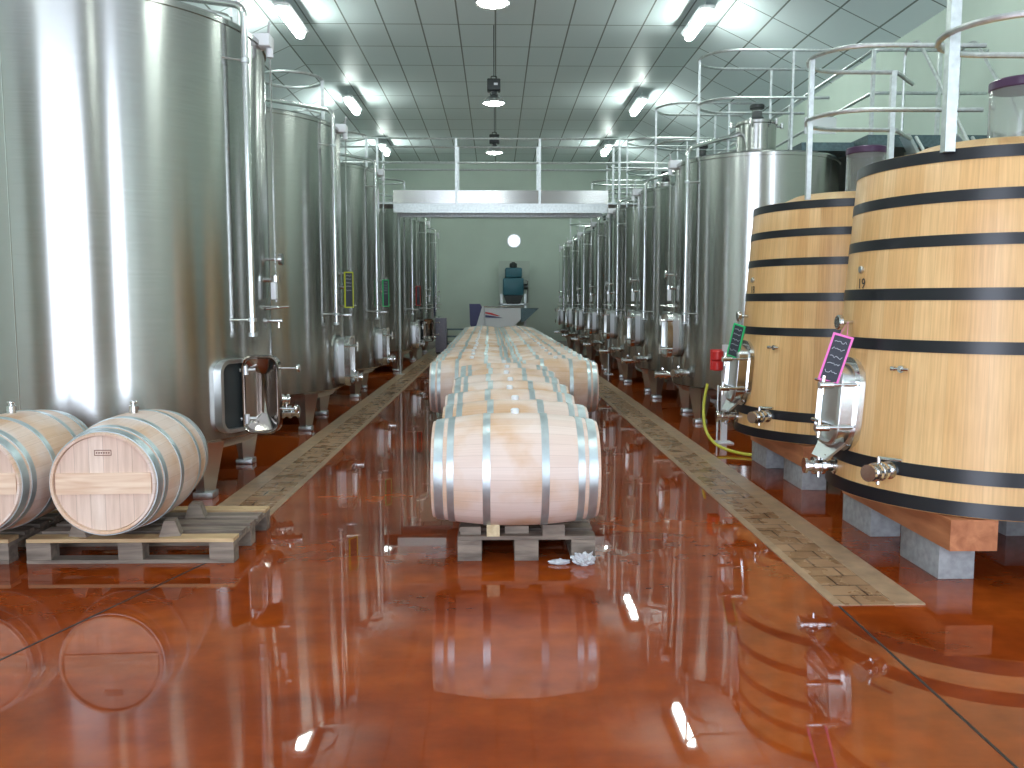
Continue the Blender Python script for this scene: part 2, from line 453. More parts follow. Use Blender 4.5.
# ------------------------------------------------------------------ lamps
def make_tube():
    t = root('ceiling_light')
    def house(b): loft(b, [[(x, y*1.02, .0) for x, y in rrect(.27, 1.50, .08)], [(x, y, -.04) for x, y in rrect(.20, 1.44, .07)]])
    part('housing', M['white'], t, house)
    for q in (-.5, .5): part('hanger', M['satin'], t, lambda b: rod(b, (0, q, 0), (0, q, .17), .008, 6))
    def dif(b): loft(b, [[(x*.9, y, -.04) for x, y in rrect(.15, 1.36, .06)], [(x, y, -.08) for x, y in rrect(.15, 1.36, .06)], [(x*.95, y*.99, -.12) for x, y in rrect(.15, 1.36, .06)], [(x*.6, y*.96, -.14) for x, y in rrect(.15, 1.36, .06)]])
    part('diffuser', M['tube'], t, dif)
    return t
tb = make_tube(); first = True
NAMES_T = ['second from the front', 'third from the front', 'fourth from the front']
TY = [3.1, 9.0, 14.75, 20.8, 26.6]
for s in (-1, 1):
    for i, y in enumerate(TY):
        o = tb if first else copy_tree(tb); first = False
        o.location = (s*3.40, y, CEIL-.17)
        side = 'left' if s < 0 else 'right'
        lab = {0: 'behind the picture edge above the nearest barrels', 1: 'just out of view above the first tank', 2: 'nearest and largest in view', 3: 'middle one of its row in view', 4: 'farthest, seen past the walkway railing'}[i]
        tag(o, '%s ceiling tube light, %s' % (side, lab), 'ceiling light', 'fluorescent lights on the ceiling')
def make_pendant():
    t = root('pendant_lamp')
    part('cord', M['dark'], t, lambda b: rod(b, (0, 0, .42), (0, 0, CEIL-5.09), .008, 6))
    def bal(b):
        box(b, -.12, .12, -.12, .12, .16, .36, .02); cyl(b, (0, 0, .12), .07, .08, seg=20)
        tube(b, [(.05, 0, .36), (.05, 0, .42), (-.05, 0, .42), (-.05, 0, .36)], .01, 6, .02)
    part('ballast_box', M['dark'], t, bal)
    part('rating_plate', M['white'], t, lambda b: box(b, .0, .07, -.123, -.119, .24, .28), None)
    part('shade', M['satin'], t, lambda b: lathe(b, [(.05, .10), (.08, .08), (.15, .03), (.20, -.04), (.205, -.06), (.195, -.055), (.145, .02), (.07, .07), (.0, .08)], 32))
    part('bulb', M['lamp'], t, lambda b: lathe(b, [(0, -.085), (.10, -.078), (.17, -.055), (.185, -.045), (.13, .0), (.0, .02)], 32))
    return t
pd = make_pendant()
for i, y in enumerate((.2, 5.3, 10.5, 15.6, 20.6)):
    o = pd if i == 0 else copy_tree(pd)
    o.location = (-.03, y, 5.09)
    tag(o, ['round pendant lamp on a cord, just behind the camera', 'round pendant lamp on a cord, nearest but above the picture', 'round pendant lamp cut by the top edge of the picture', 'pendant lamp with black ballast box just above the walkway railing', 'round pendant lamp seen through the walkway railing', 'round pendant lamp farthest down the hall, hidden behind the walkway'][i], 'pendant lamp', 'pendant lamps along the middle of the ceiling')

# ------------------------------------------------------------------ stainless tanks
def ball_valve(b, p, d, L=.16, r=.035):
    """a butterfly valve sticking out at p along unit d (horizontal)"""
    p = Vector(p); d = Vector(d).normalized(); A = align(d)
    lathe(b, [(0, 0), (r*1.5, 0), (r*1.5, .012), (r, .014), (r, L*.35), (r*1.55, L*.36), (r*1.55, L*.46), (r*1.15, L*.47), (r*1.15, L*.62), (r*1.55, L*.63), (r*1.55, L*.73), (r, L*.74), (r, L*.9), (r*1.4, L*.91), (r*1.4, L), (0, L)], 18, Matrix.Translation(p) @ A)
def make_tank(R, ztop, zbot, s, door_open=False, pipe_ang=19, door_z=(.5, 1.06)):
    """s = +1: the aisle is on the tank's +X side, -1: on its -X side"""
    t = root('wine_tank')
    HB = zbot
    part('shell', M['tank'], t, lambda b: lathe(b, [(R-.03, HB-.02), (R, HB), (R, HB+.04), (R, ztop-.09), (R, ztop-.055), (R+.012, ztop-.054), (R+.012, ztop-.02), (R-.01, ztop)], 96), 30)
    part('cone_top', M['tank'], t, lambda b: lathe(b, [(R-.01, ztop), (R*.6, ztop+.06), (.26, ztop+.14)], 64), 30)
    part('cone_bottom', M['satin'], t, lambda b: lathe(b, [(R-.03, HB-.02), (R-.10, HB-.05), (R-.14, HB-.10), (R*.45, HB-.22), (0, HB-.26)], 64), 30)
    part('weld_seam', M['steel'], t, lambda b: rod(b, ((R+.001)*s*math.cos(math.radians(89)), -(R+.001)*math.sin(math.radians(89)), HB+.02), ((R+.001)*s*math.cos(math.radians(89)), -(R+.001)*math.sin(math.radians(89)), ztop-.06), .003, 6))
    nleg = 5
    for k in range(nleg):
        a = math.radians(-32 + 72*k)
        def leg(b, a=a):
            Mt = Matrix.Rotation(0 if s > 0 else PI, 4, 'Z') if False else None
            ca, sa = math.cos(a), math.sin(a)
            def P(r, w, z): return (s*(r*ca - w*sa), r*sa + w*ca, z)
            lo = [P(R*.89+dr, dw, .05) for dr, dw in ((-.05, -.05), (.05, -.05), (.05, .05), (-.05, .05))]
            hi = [P(R*.89+dr, dw, HB-.02) for dr, dw in ((-.09, -.11), (.10, -.11), (.10, .11), (-.09, .11))]
            loft(b, [lo, hi])
        lg = part('leg', M['satin'], t, leg)
        def foot(b, a=a):
            c = (s*R*.89*math.cos(a), R*.89*math.sin(a))
            box(b, c[0]-.075, c[0]+.075, c[1]-.075, c[1]+.075, 0, .05, .006)
        part('foot', M['galv'], lg, foot)
    # manhole chimney on top
    def chim(b):
        lathe(b, [(.24, ztop+.10), (.24, ztop+.46), (.26, ztop+.47), (.26, ztop+.50), (.20, ztop+.52), (.0, ztop+.54)], 36)
    ch = part('chimney', M['tank'], t, chim)
    for k in range(6):
        def clamps(b):
            a = k*PI/3; x, y = .26*math.cos(a), .26*math.sin(a)
            rod(b, (x, y, ztop+.46), (x*1.25, y*1.25, ztop+.46), .012); cyl(b, (x*1.25, y*1.25, ztop+.47), .022, .07, seg=8)
        part('clamp', M['steel'], ch, clamps)
    part('sight_glass', M['glass'], t, lambda b: lathe(b, [(.065, ztop+.53), (.065, ztop+.70)], 20))
    part('valve_cap', M['dark'], t, lambda b: (cyl(b, (0, 0, ztop+.55), .085, .045, seg=24, bev=.006), cyl(b, (0, 0, ztop+.70), .09, .05, seg=24, bev=.006), cyl(b, (0, 0, ztop+.60), .055, .09, seg=18)))
    # wash pipe: from the chimney over the rim and down the aisle side
    pa = math.radians(pipe_ang); px, py = s*(R+.10)*math.cos(pa), -(R+.10)*math.sin(pa)
    part('wash_pipe', M['steel'], t, lambda b: tube(b, [(s*.22, -.06, ztop+.36), (px, py, ztop+.10), (px, py, 1.24)], .026, 12, .09))
    for z in (1.36, ztop-.30):
        def brk(b):
            rod(b, (s*(R-.005)*math.cos(pa+.10), -(R-.005)*math.sin(pa+.10), z), (px, py, z), .007, 6)
            cyl(b, (px, py, z), .034, .03, seg=14)
        part('pipe_bracket', M['galv'], t, brk)
    part('pipe_nozzle', M['galv'], t, lambda b: cyl(b, (px, py, 1.245), .033, .03, seg=14))
    # level gauge: thin tube up the aisle side, valve at the top, label and rule at its foot
    gx = s*(R+.075)
    part('level_tube', M['glass'], t, lambda b: rod(b, (gx, .05, 1.50), (gx, .05, ztop-.02), .009, 8))
    def tv(b):
        box(b, *sorted((gx-s*.13, gx+s*.02)), -.03, .13, ztop-.06, ztop+.04, .012)
        rod(b, (gx, .02, ztop+.02), (gx+s*.04, -.10, ztop+.10), .01, 6); cyl(b, (gx, .05, ztop-.10), .03, .07, seg=12)
    part('top_valve', M['white'], t, tv)
    part('gauge_plate', M['white'], t, lambda b: box(b, *sorted((gx-s*.03, gx+s*.012)), .0, .06, 1.52, 1.66, .004))
    def gb(b):
        rod(b, (s*(R-.005), .05, 1.68), (gx+s*.02, .05, 1.68), .018, 8); cyl(b, (gx, .05, 1.69), .035, .05, seg=12)
    part('gauge_fitting', M['steel'], t, gb)
    part('gauge_lever', M['steel'], t, lambda b: (rod(b, (gx-s*.07, -.02, 1.44), (gx+s*.09, .10, 1.46), .008, 6), rod(b, (s*(R-.005), .05, 1.455), (gx+s*.02, .05, 1.455), .012, 8)))
    # thermometer dial
    def dial(b):
        rod(b, (s*(R-.01)*math.cos(.16), (R)*math.sin(.16), 1.86), (s*(R+.07), .22, 1.86), .012, 8)
        cyl(b, (s*(R+.08), .22, 1.86), .05, .03, 'X', 20)
    part('thermometer', M['steel'], t, dial)
    # manway door
    z0, z1 = door_z; zc = (z0+z1)/2; hh = z1-z0; ww = .40
    def plate(b, w, h, r, x0, x1):
        loft(b, [[(s*x0, y, zc+z) for y, z in rrect(w, h, r)], [(s*x1, y, zc+z) for y, z in rrect(w, h, r)]])
    def ring(b, w, h, r, th, x0, x1):
        o_ = rrect(w, h, r); i_ = rrect(w-2*th, h-2*th, max(.01, r-th))
        loft(b, [[(s*x0, y, zc+z) for y, z in o_], [(s*x1, y, zc+z) for y, z in o_], [(s*x1, y, zc+z) for y, z in i_], [(s*x0, y, zc+z) for y, z in i_]], closed=True)
    DA = math.radians(24)        # the open manway is turned a little toward the front of the hall
    rotm = Matrix.Rotation(-s*DA, 4, 'Z') if door_open else Matrix.Identity(4)
    def turned(fn):
        def g(b):
            fn(b); bmesh.ops.transform(b, matrix=rotm, verts=b.verts)
        return g
    part('manway_frame', M['satin'], t, turned(lambda b: ring(b, ww, hh, .10, .03, R-.05, R+.055)))
    if door_open:
        part('manway_dark_fill', M['dark'], t, turned(lambda b: plate(b, ww-.05, hh-.05, .09, R-.04, R+.012)))  # solid dark plate painted in for the unlit inside of the tank
    if not door_open:
        def F(y, z, n): return (s*(R+.062+n*1.0), y, zc+z)
        d = part('manway_door', M['bright'], t, lambda b: plate(b, ww+.02, hh+.03, .11, R+.058, R+.10))
        part('door_rim', M['steel'], d, lambda b: ring(b, ww+.04, hh+.05, .12, .035, R+.06, R+.125))
        for z in (zc+hh*.33, zc-hh*.33):
            def cl(b):
                box(b, *sorted((s*(R+.12), s*(R+.145))), -ww*.55, ww*.6, z-.012, z+.012, .004)
                rod(b, (s*(R+.06), -ww*.56, z), (s*(R+.24), -ww*.56, z), .010, 8)
                rod(b, (s*(R+.225), -ww*.56, z-.06), (s*(R+.225), -ww*.56, z+.06), .012, 8)
                cyl(b, (s*(R+.10), ww*.58, z), .022, .07, seg=10)
            part('door_clamp', M['steel'], d, cl)
    else:
        # leaf swung out from the shell, its hollow inside facing the front
        hx, hy = R-.065, .50
        d = part('manway_door', M['dish'], t, lambda b: leaf_open(b, s, hx, hy, ww, hh, zc), label='open manway door swung out from the tank, dished side facing forward')
        for z in (zc+.19, zc-.19):
            def hg(b):
                rod(b, (s*(R-.08), -hy, z), (s*(hx+.10), -hy+.02, z), .014, 8); cyl(b, (s*(hx+.03), -hy, z), .022, .07, seg=12)
            part('door_hinge', M['satin'], d, hg)
        for z, l in ((zc+.20, .14), (zc-.12, .12)):
            def kn(b):
                rod(b, (s*(hx+.26), -hy+.06, z), (s*(hx+.28+l), -hy+.07, z), .008, 8); cyl(b, (s*(hx+.28+l), -hy+.07, z), .032, .03, 'X', 14, bev=.008)
            part('door_knob', M['steel'], d, kn)
    # outlet valves low on the aisle side
    for (a, z, L) in (((6, HB+.10, .24), (30, HB+.14, .20)) if s > 0 else ((-22, HB+.16, .20), (4, HB+.10, .24))):
        def ov(b):
            ar = math.radians(a); dx, dy = s*math.cos(ar), math.sin(ar)
            ball_valve(b, (dx*(R-.01), dy*(R-.01), z), (dx, dy, 0), L)
            q = Vector((dx*(R+L*.5), dy*(R+L*.5), z))
            rod(b, q, q+Vector((0, 0, .075)), .009, 8); rod(b, q+Vector((0, 0, .075)), q+Vector((dx*.03+.0, -.11, .085)), .009, 8)
        part('outlet_valve', M['steel'], t, ov)
    part('sample_tap', M['steel'], t, lambda b: (ball_valve(b, (s*(R-.01)*math.cos(.12), R*math.sin(.12), 1.34), (s, .12, 0), .11, .014), rod(b, (s*(R+.06), .17, 1.34), (s*(R+.06), .17, 1.28), .008, 8)))
    # guard rail round the manhole on top
    rz1, rz2 = ztop+1.28, ztop+.72
    def ring_rail(b):
        z = ztop+.56
        tube(b, [(s*(.78+.38*math.cos(k*PI/16)), .38*math.sin(k*PI/16), z) for k in range(32)], .017, 8, closed=True)
        box(b, s*1.16-.018, s*1.16+.018, -.018, .018, ztop+.01, z); box(b, s*.40-.018, s*.40+.018, -.018, .018, ztop+.01, z)
        tube(b, [(s*(.95+.18*math.cos(k*PI/8)), .18*math.sin(k*PI/8), ztop+.16) for k in range(16)], .010, 8, closed=True)
    def gr(b):
        for z in (rz1, rz2):
            rr = .42; xc = s*.32; pts = [(-s*.75, -rr, z)]
            for k in range(13):
                a = -PI/2 + PI*k/12; pts.append((xc + s*rr*math.cos(a), rr*math.sin(a), z))
            pts.append((-s*.75, rr, z)); tube(b, pts, .017, 8)
        for x, y in ((.74, 0), (-.3, -.42), (-.3, .42)):
            box(b, s*x-.014, s*x+.014, y-.012, y+.012, ztop+.02, rz1)
    part('guard_rail', M['galv'], t, ring_rail if s > 0 else gr)
    return t
def leaf_open(b, s, hx, hy, ww, hh, zc):
    w_, h_ = .29, hh+.05
    def L(dw, n, r=.08, dh=None): return [(s*(hx + .145 + y), -hy + n, zc + z) for y, z in rrect(w_-2*dw, h_-2*(dh or dw), max(.006, r-dw*.6))]
    # back shell, rolled rim, hollow inside that narrows to a ridge
    loft(b, [L(.03, .10), L(.0, .06), L(.0, -.02), L(.010, -.032), L(.022, -.02), L(.027, .0), L(.125, .085, dh=.15)], cap0=True, cap1=True)

LR, LZ = 1.34, 3.61
tag(make_tank(LR, LZ, .46, 1, True), '', 'wine tank')
left0 = [o for o in bpy.data.objects if o.name.startswith('wine_tank')][0]
left_closed = make_tank(LR, LZ, .46, 1, False)
LY = [7.12, 10.6, 14.1, 19.25, 22.9, 26.6]
LL = ['large steel wine tank at the left edge behind the pallet barrels, manway door open',
      'steel wine tank second on the left, yellow framed tag on it',
      'steel wine tank third on the left before the walkway, green tag on it',
      'steel wine tank on the left just past the cross walkway, red tag on it',
      'brushed steel wine tank second to last on the left, its small manway door open',
      'brushed steel wine tank last on the left, beside the grey panel at the back']
used = False
for i, y in enumerate(LY):
    if i == 0: o = left0
    elif i == 4: o = copy_tree(left0)
    elif not used: o = left_closed; used = True
    else: o = copy_tree(left_closed)
    o.location = (-3.25 + (.06 if i > 2 else 0), y, 0)
    tag(o, LL[i], 'wine tank', 'stainless tanks along the left side')
RR, RZ = 1.0, 3.25
rt = make_tank(RR, RZ, .46, -1, False, 27, (.82, 1.36))
RY = [10.95 + 2.74*k for k in range(7)]
RL = ['brushed steel wine tank nearest on the right, behind the oak vats, hose at its foot',
      'brushed steel wine tank second on the right, next after the one by the yellow hose',
      'brushed steel wine tank third on the right, the last before the cross walkway',
      'brushed steel wine tank fourth on the right, the first past the cross walkway',
      'brushed steel wine tank fifth on the right, third from the back wall',
      'brushed steel wine tank sixth on the right, second from the back wall',
      'brushed steel wine tank last on the right, against the back wall']
for i, y in enumerate(RY):
    o = rt if i == 0 else copy_tree(rt)
    o.location = (3.30 - .03*i, y, 0)
    tag(o, RL[i], 'wine tank', 'stainless tanks along the right side')

# ------------------------------------------------------------------ oak vats
def gate_valve(b, p, d, handle=1):
    ball_valve(b, p, d, .19, .034)
    p = Vector(p); d = Vector(d).normalized(); q = p + d*.10
    cyl(b, q - Vector((0, 0, .05)), .012, .04, seg=8)
    rod(b, q, q + Vector((0, 0, .085)), .011, 8)
    side = Vector((-d.y, d.x, 0))*handle
    rod(b, q + Vector((0, 0, .08)), q + Vector((0, 0, .085)) + side*.14, .009, 8)
VZ0, VZ1 = .37, 2.30
VR0, VR1 = .86, .735
def vr(z): return VR0 + (VR1-VR0)*(z-VZ0)/(VZ1-VZ0)
def make_vat():
    t = root('oak_vat')
    part('stave_body', M['vat_oak'], t, lambda b: lathe(b, [(0, VZ0+.06), (VR0-.05, VZ0+.06), (VR0-.05, VZ0), (VR0-.005, VZ0), (VR0, VZ0+.005)] + [(vr(z), z) for z in (.7, 1.1, 1.5, 1.9, VZ1-.01)] + [(VR1-.006, VZ1), (VR1-.05, VZ1), (VR1-.055, VZ1-.05), (0, VZ1-.05)], 104), 30)
    for z0, z1 in ((.375, .45), (.545, .62), (1.225, 1.29), (1.505, 1.57), (1.79, 1.85), (2.02, 2.08), (2.235, 2.297)):
        part('hoop', M['hoop'], t, lambda b: lathe(b, [(vr(z0)-.004, z0), (vr(z0)+.004, z0), (vr(z1)+.004, z1), (vr(z1)-.004, z1)], 104, close=True), 30)
    part('top_lid', M['vat_oak'], t, lambda b: lathe(b, [(0, VZ1+.10), (.40, VZ1+.09), (VR1-.14, VZ1+.0), (VR1-.12, VZ1-.05), (0, VZ1-.05)], 64), 30)
    # wide clear chimney with dark seals
    def ch(b): lathe(b, [(.165, VZ1+.05), (.165, VZ1+.53), (.155, VZ1+.53), (.155, VZ1+.05)], 40, Matrix.Translation((.29, .25, 0)), close=True)
    part('clear_chimney', M['glass'], t, ch)
    for z_, r_, h_ in ((VZ1+.515, .172, .06), (VZ1+.10, .185, .05)):
        part('chimney_seal', M['purple'], t, lambda b: cyl(b, (.29, .25, z_), r_, h_, seg=40, bev=.008))
    # manway door on the aisle side (-X and a little toward the front)
    return t
def on_vat(o_, ang, z, off=0.0):
    """point on the vat wall; ang in degrees from -X toward -Y (the front)"""
    a = math.radians(ang); r = vr(z) + off
    return Vector((-r*math.cos(a), -r*math.sin(a), z))
def dress_vat(t, frame_mat):
    a0 = 1.0; ar = math.radians(a0)
    nrm = Vector((-math.cos(ar), -math.sin(ar), 0)); tan = Vector((-math.sin(ar), math.cos(ar), 0))
    zc = .89; base = Vector((0, 0, zc)) + nrm*(vr(zc)-.02)
    up = Vector((0, 0, 1)) - nrm*.065
    up.normalize()
    def F(u, v, n): return base + tan*u + up*v + nrm*n
    w_, h_ = .34, .50
    def rg(b, w, h, r, th, n0, n1):
        o_ = rrect(w, h, r); i_ = rrect(w-2*th, h-2*th, max(.012, r-th))
        loft(b, [[F(u, v, n0) for u, v in o_], [F(u, v, n1) for u, v in o_], [F(u, v, n1) for u, v in i_], [F(u, v, n0) for u, v in i_]], closed=True)
    fr = part('manway_frame', M['steel'], t, lambda b: (rg(b, w_+.06, h_+.06, .16, .045, 0, .035), rg(b, w_, h_, .13, .022, .03, .12)))
    def dr(b):
        o_ = rrect(w_-.01, h_-.01, .12)
        loft(b, [[F(u, v, .085) for u, v in o_], [F(u, v, .125) for u, v in o_], [F(u*.9, v*.93, .135) for u, v in o_], [F(u*.84, v*.9, .105) for u, v in o_]])
    d = part('manway_door', M['satin'], t, dr)
    for v in (.13, -.12):
        def bars(b):
            rod(b, F(-.20, v, .135), F(.19, v, .135), .011, 8)
            rod(b, F(-.19, v, .05), F(-.19, v, .26), .011, 8)
            rod(b, F(-.19, v-.0, .19), F(-.19, v, .27), .022, 12)
            rod(b, F(-.19, v-.055, .245), F(-.19, v+.055, .245), .011, 8)
            rod(b, F(.185, v-.035, .10), F(.185, v+.035, .10), .02, 10)
        part('door_clamp', M['steel'], d, bars)
    # drip lip under the door
    def lip(b):
        pts = [(-.17, -.25), (.17, -.25), (.10, -.36), (-.10, -.36)]
        loft(b, [[F(u, v+.03, .06 if v > -.3 else .14) for u, v in pts], [F(u, v+.036, .075 if v > -.3 else .155) for u, v in pts]])
    part('drip_lip', M['satin'], t, lip)
    for ang, z, h in ((-3, .50, 1), (30, .565, 1)):
        def vl(b):
            p = on_vat(t, ang, z); gate_valve(b, p, (p.x, p.y, 0), h)
        part('outlet_valve', M['steel'], t, vl)
    def dial(b):
        p = on_vat(t, 0, 1.375); n = Vector((p.x, p.y, 0)).normalized()
        rod(b, p-n*.01, p+n*.07, .012, 8); cyl(b, p+n*.08, .045, .03, align(n), 24, bev=.006)
    part('thermometer', M['steel'], t, dial)
    def tap(b):
        p = on_vat(t, 33, 1.13); n = Vector((p.x, p.y, 0)).normalized(); s_ = Vector((-n.y, n.x, 0))
        rod(b, p-n*.01, p+n*.06, .012, 8); cyl(b, p+n*.035, .02, .025, align(n), 14); rod(b, p+n*.045-s_*.045, p+n*.045+s_*.045, .009, 8); cyl(b, p+n*.045-s_*.045, .014, .02, align(s_), 10)
    part('sample_tap', M['steel'], t, tap)
    def stud(b):
        p = on_vat(t, 4, 1.685); n = Vector((p.x, p.y, 0)).normalized(); cyl(b, p+n*.006, .022, .02, align(n), 20, bev=.004)
    part('number_disc', M['satin'], t, stud)
    return F
def glyph_obj(txt, size, m, parent, mw):
    cu = bpy.data.curves.new('mark', 'FONT'); cu.body = txt; cu.size = size; cu.extrude = .0006; cu.align_x = 'CENTER'; cu.align_y = 'CENTER'
    tmp = bpy.data.objects.new('tmp', cu); C.objects.link(tmp)
    dg = bpy.context.evaluated_depsgraph_get(); me = bpy.data.meshes.new_from_object(tmp.evaluated_get(dg))
    bpy.data.objects.remove(tmp); me.transform(mw); me.materials.clear(); me.materials.append(m)
    o = bpy.data.objects.new('number_mark', me); C.objects.link(o); o.parent = parent
    return o
VATS = [(2.925, 5.05), (2.97, 7.32)]
vat_labels = ['tapered oak vat with black hoops at the right edge, pink framed tag on it',
              'tapered oak vat with black hoops behind the nearest vat, green framed tag on it']
vat_objs = []
for i, (x, y) in enumerate(VATS):
    v = make_vat(); v.location = (x, y, 0); tag(v, vat_labels[i], 'wine vat', 'tapered oak vats on the right'); F = dress_vat(v, None)
    vat_objs.append(v)
    p = on_vat(v, 5, 1.60, .003); n = Vector((p.x, p.y, 0)).normalized(); s_ = Vector((0, 0, 1)).cross(n).normalized(); up = n.cross(s_)
    mw = Matrix(((s_.x, up.x, n.x, p.x), (s_.y, up.y, n.y, p.y), (s_.z, up.z, n.z, p.z), (0, 0, 0, 1)))
    glyph_obj('19' if i == 0 else '18', .085, M['dark'], v, mw)
    # guard rail on the vat: stand post and two D shaped rails
    def gr(b):
        for z, r in ((3.33, .017), (2.88, .017)):
            rr = .36; yc = -.52 if i == 0 else -.72
            pts = [(.55, yc-rr, z)]
            for k in range(13):
                a = -PI/2 + PI*k/12; pts.append((-.22 - rr*math.cos(a), yc + rr*math.sin(a), z))
            pts.append((.25, yc+rr, z)); tube(b, pts, r, 8)
        yc = -.52 if i == 0 else -.72
        if i == 0: box(b, -.575, -.52, yc-.03, yc+.02, 2.28, 3.9)
        else: box(b, -.59, -.555, yc-.02, yc+.015, 2.28, 3.32)
        box(b, .20, .24, yc+.34, yc+.38, 2.28, 3.34)
        rod(b, (.25, yc+.36, 3.33), (.55, yc+.72, 3.33), .017, 8); rod(b, (.25, yc+.36, 2.88), (.55, yc+.72, 2.88), .017, 8)
    part('guard_rail', M['galv'], v, gr)
# blocks and beams that carry the vats
def add_block(x0, y0, L, lab):
    bm = bmesh.new(); box(bm, -.098, .098, -L/2, L/2, 0, .20, .004)
    o = link('concrete_block', bm, M['concrete'], None, 30, (x0, y0, 0))
    tag(o, lab, 'concrete block', 'concrete blocks under the vat beams')
for vi, (x, y, ys) in enumerate(((2.93, 5.05, (4.66, 5.50)), (2.98, 7.32, (6.86, 7.76)))):
    vn = 'nearest vat' if vi == 0 else 'second vat'
    for bi, bx in enumerate((x-.44, x+.44)):
        bm = bmesh.new()
        prism(bm, [(-.76, .20), (.62, .20), (.62, .365), (-.76, .365)], -.125, .125, 'YZ')
        o = link('support_beam', bm, M['beam'], None, 30, (bx, y, 0))
        tag(o, 'timber beam under the %s, %s' % (vn, 'on the aisle side' if bi == 0 else 'on the wall side'), 'beam', 'timber beams under the vats')
        for k, yy in enumerate(ys):
            add_block(bx, yy, .44, '%s concrete block under the %s beam of the %s' % ('front' if k == 0 else 'rear', 'aisle-side' if bi == 0 else 'wall-side', vn))

# ------------------------------------------------------------------ hanging tags
def make_tag(name_mat, w=.10, h=.27):
    t = root('hanging_tag')
    part('board', M['slate'], t, lambda b: box(b, -w/2, w/2, -.003, .003, -h, 0), None)
    def fr(b):
        o_ = [(-w/2-.008, .008), (w/2+.008, .008), (w/2+.008, -h-.008), (-w/2-.008, -h-.008)]; i_ = [(-w/2+.004, -.004), (w/2-.004, -.004), (w/2-.004, -h+.004), (-w/2+.004, -h+.004)]
        loft(b, [[(x, -.007, z) for x, z in o_], [(x, .007, z) for x, z in o_], [(x, .007, z) for x, z in i_], [(x, -.007, z) for x, z in i_]], closed=True)
    part('frame', name_mat, t, fr)
    def wr(b):
        rnd = random.Random(3)
        for k in range(5):
            z = -.035 - k*.045; x = -w*.36
            pts = []
            for q in range(9):
                pts.append((x + q*w*.085, -.0045, z + rnd.uniform(-.009, .009)))
            tube(b, pts, .0017, 4)
    part('chalk_writing', M['chalk'], t, wr, None)
    part('string', M['dark'] if name_mat is not M['pink'] else M['pink'], t, lambda b: tube(b, [(-w*.2, 0, .006), (0, 0, .085), (w*.2, 0, .006)], .0022, 5))
    return t
tg = make_tag(M['pink']); tg.location = (VATS[0][0]-.93, VATS[0][1]-.20, 1.30); tg.rotation_euler = (0, math.radians(16), math.radians(-22))
tag(tg, 'pink framed blackboard tag hanging by the manway of the nearest oak vat', 'tag', 'framed tags hanging on tanks and vats')
tg = make_tag(M['green']); tg.location = (VATS[1][0]-.91, VATS[1][1]-.16, 1.30); tg.rotation_euler = (0, math.radians(14), math.radians(-50))
tag(tg, 'green framed blackboard tag hanging by the manway of the second oak vat', 'tag', 'framed tags hanging on tanks and vats')
for i, (m_, c_) in enumerate(((M['yellow'], 'yellow'), (M['green'], 'green'), (M['red'], 'red'))):
    tg = make_tag(m_, .13, .42); yy = LY[1+i]; tg.location = (-3.25+LR+.11+(.06 if i == 2 else 0), yy-.10, 1.86); tg.rotation_euler = (0, 0, math.radians(55))
    tag(tg, '%s framed tag hanging above the manway of the %s steel tank on the left' % (c_, ('second', 'third', 'fourth')[i]), 'tag', 'framed tags hanging on tanks and vats')

# ------------------------------------------------------------------ barrels
BL = .475
def br(y): # radius along the barrel
    t = abs(y)/BL; return BR - (BR-.283)*t**2
def make_barrel(fancy=True):
    """axis along local Y, resting with its lowest point at the origin; bung on top"""
    t = root('wine_barrel')
    up = Matrix.Translation((0, 0, BR)) @ AX['Y']
    ys = [-BL + 2*BL*k/16 for k in range(17)]
    prof = [(0, -BL+.035), (.262, -BL+.035), (.266, -BL+.002), (.279, -BL)] + [(br(y), y) for y in ys[1:-1]] + [(.279, BL), (.266, BL-.002), (.262, BL-.035), (0, BL-.035)]
    part('staves', M['barrel_oak'], t, lambda b: lathe(b, prof, 60, up), 30)
    for y0, y1 in ((-.458, -.408), (-.385, -.347), (-.185, -.143), (.143, .185), (.347, .385), (.408, .458)):
        part('hoop', M['barrel_hoop'], t, lambda b: lathe(b, [(br(y0)-.002, y0), (br(y0)+.0035, y0), (br((y0+y1)/2)+.0035, (y0+y1)/2), (br(y1)+.0035, y1), (br(y1)-.002, y1)], 60, up, close=True), 30)
    if fancy:
        for s in (-1, 1):
            part('head', M['head'], t, lambda b: cyl(b, (0, s*(BL-.03), BR), .262, .016, 'Y', 56))
    part('bung', M['silicone'], t, lambda b: lathe(b, [(.022, 2*BR-.015), (.026, 2*BR+.02), (.018, 2*BR+.028), (0, 2*BR+.03)], 14))
    return t
def rot_barrel(o, x, y, z, rz): o.location = (x, y, z); o.rotation_euler = (0, 0, rz)
ORD = 'first second third fourth fifth sixth seventh eighth ninth tenth eleventh twelfth thirteenth fourteenth fifteenth sixteenth seventeenth eighteenth nineteenth twentieth last'.split()
ZP = .144               # pallet top
ZB = .19                # barrel underside
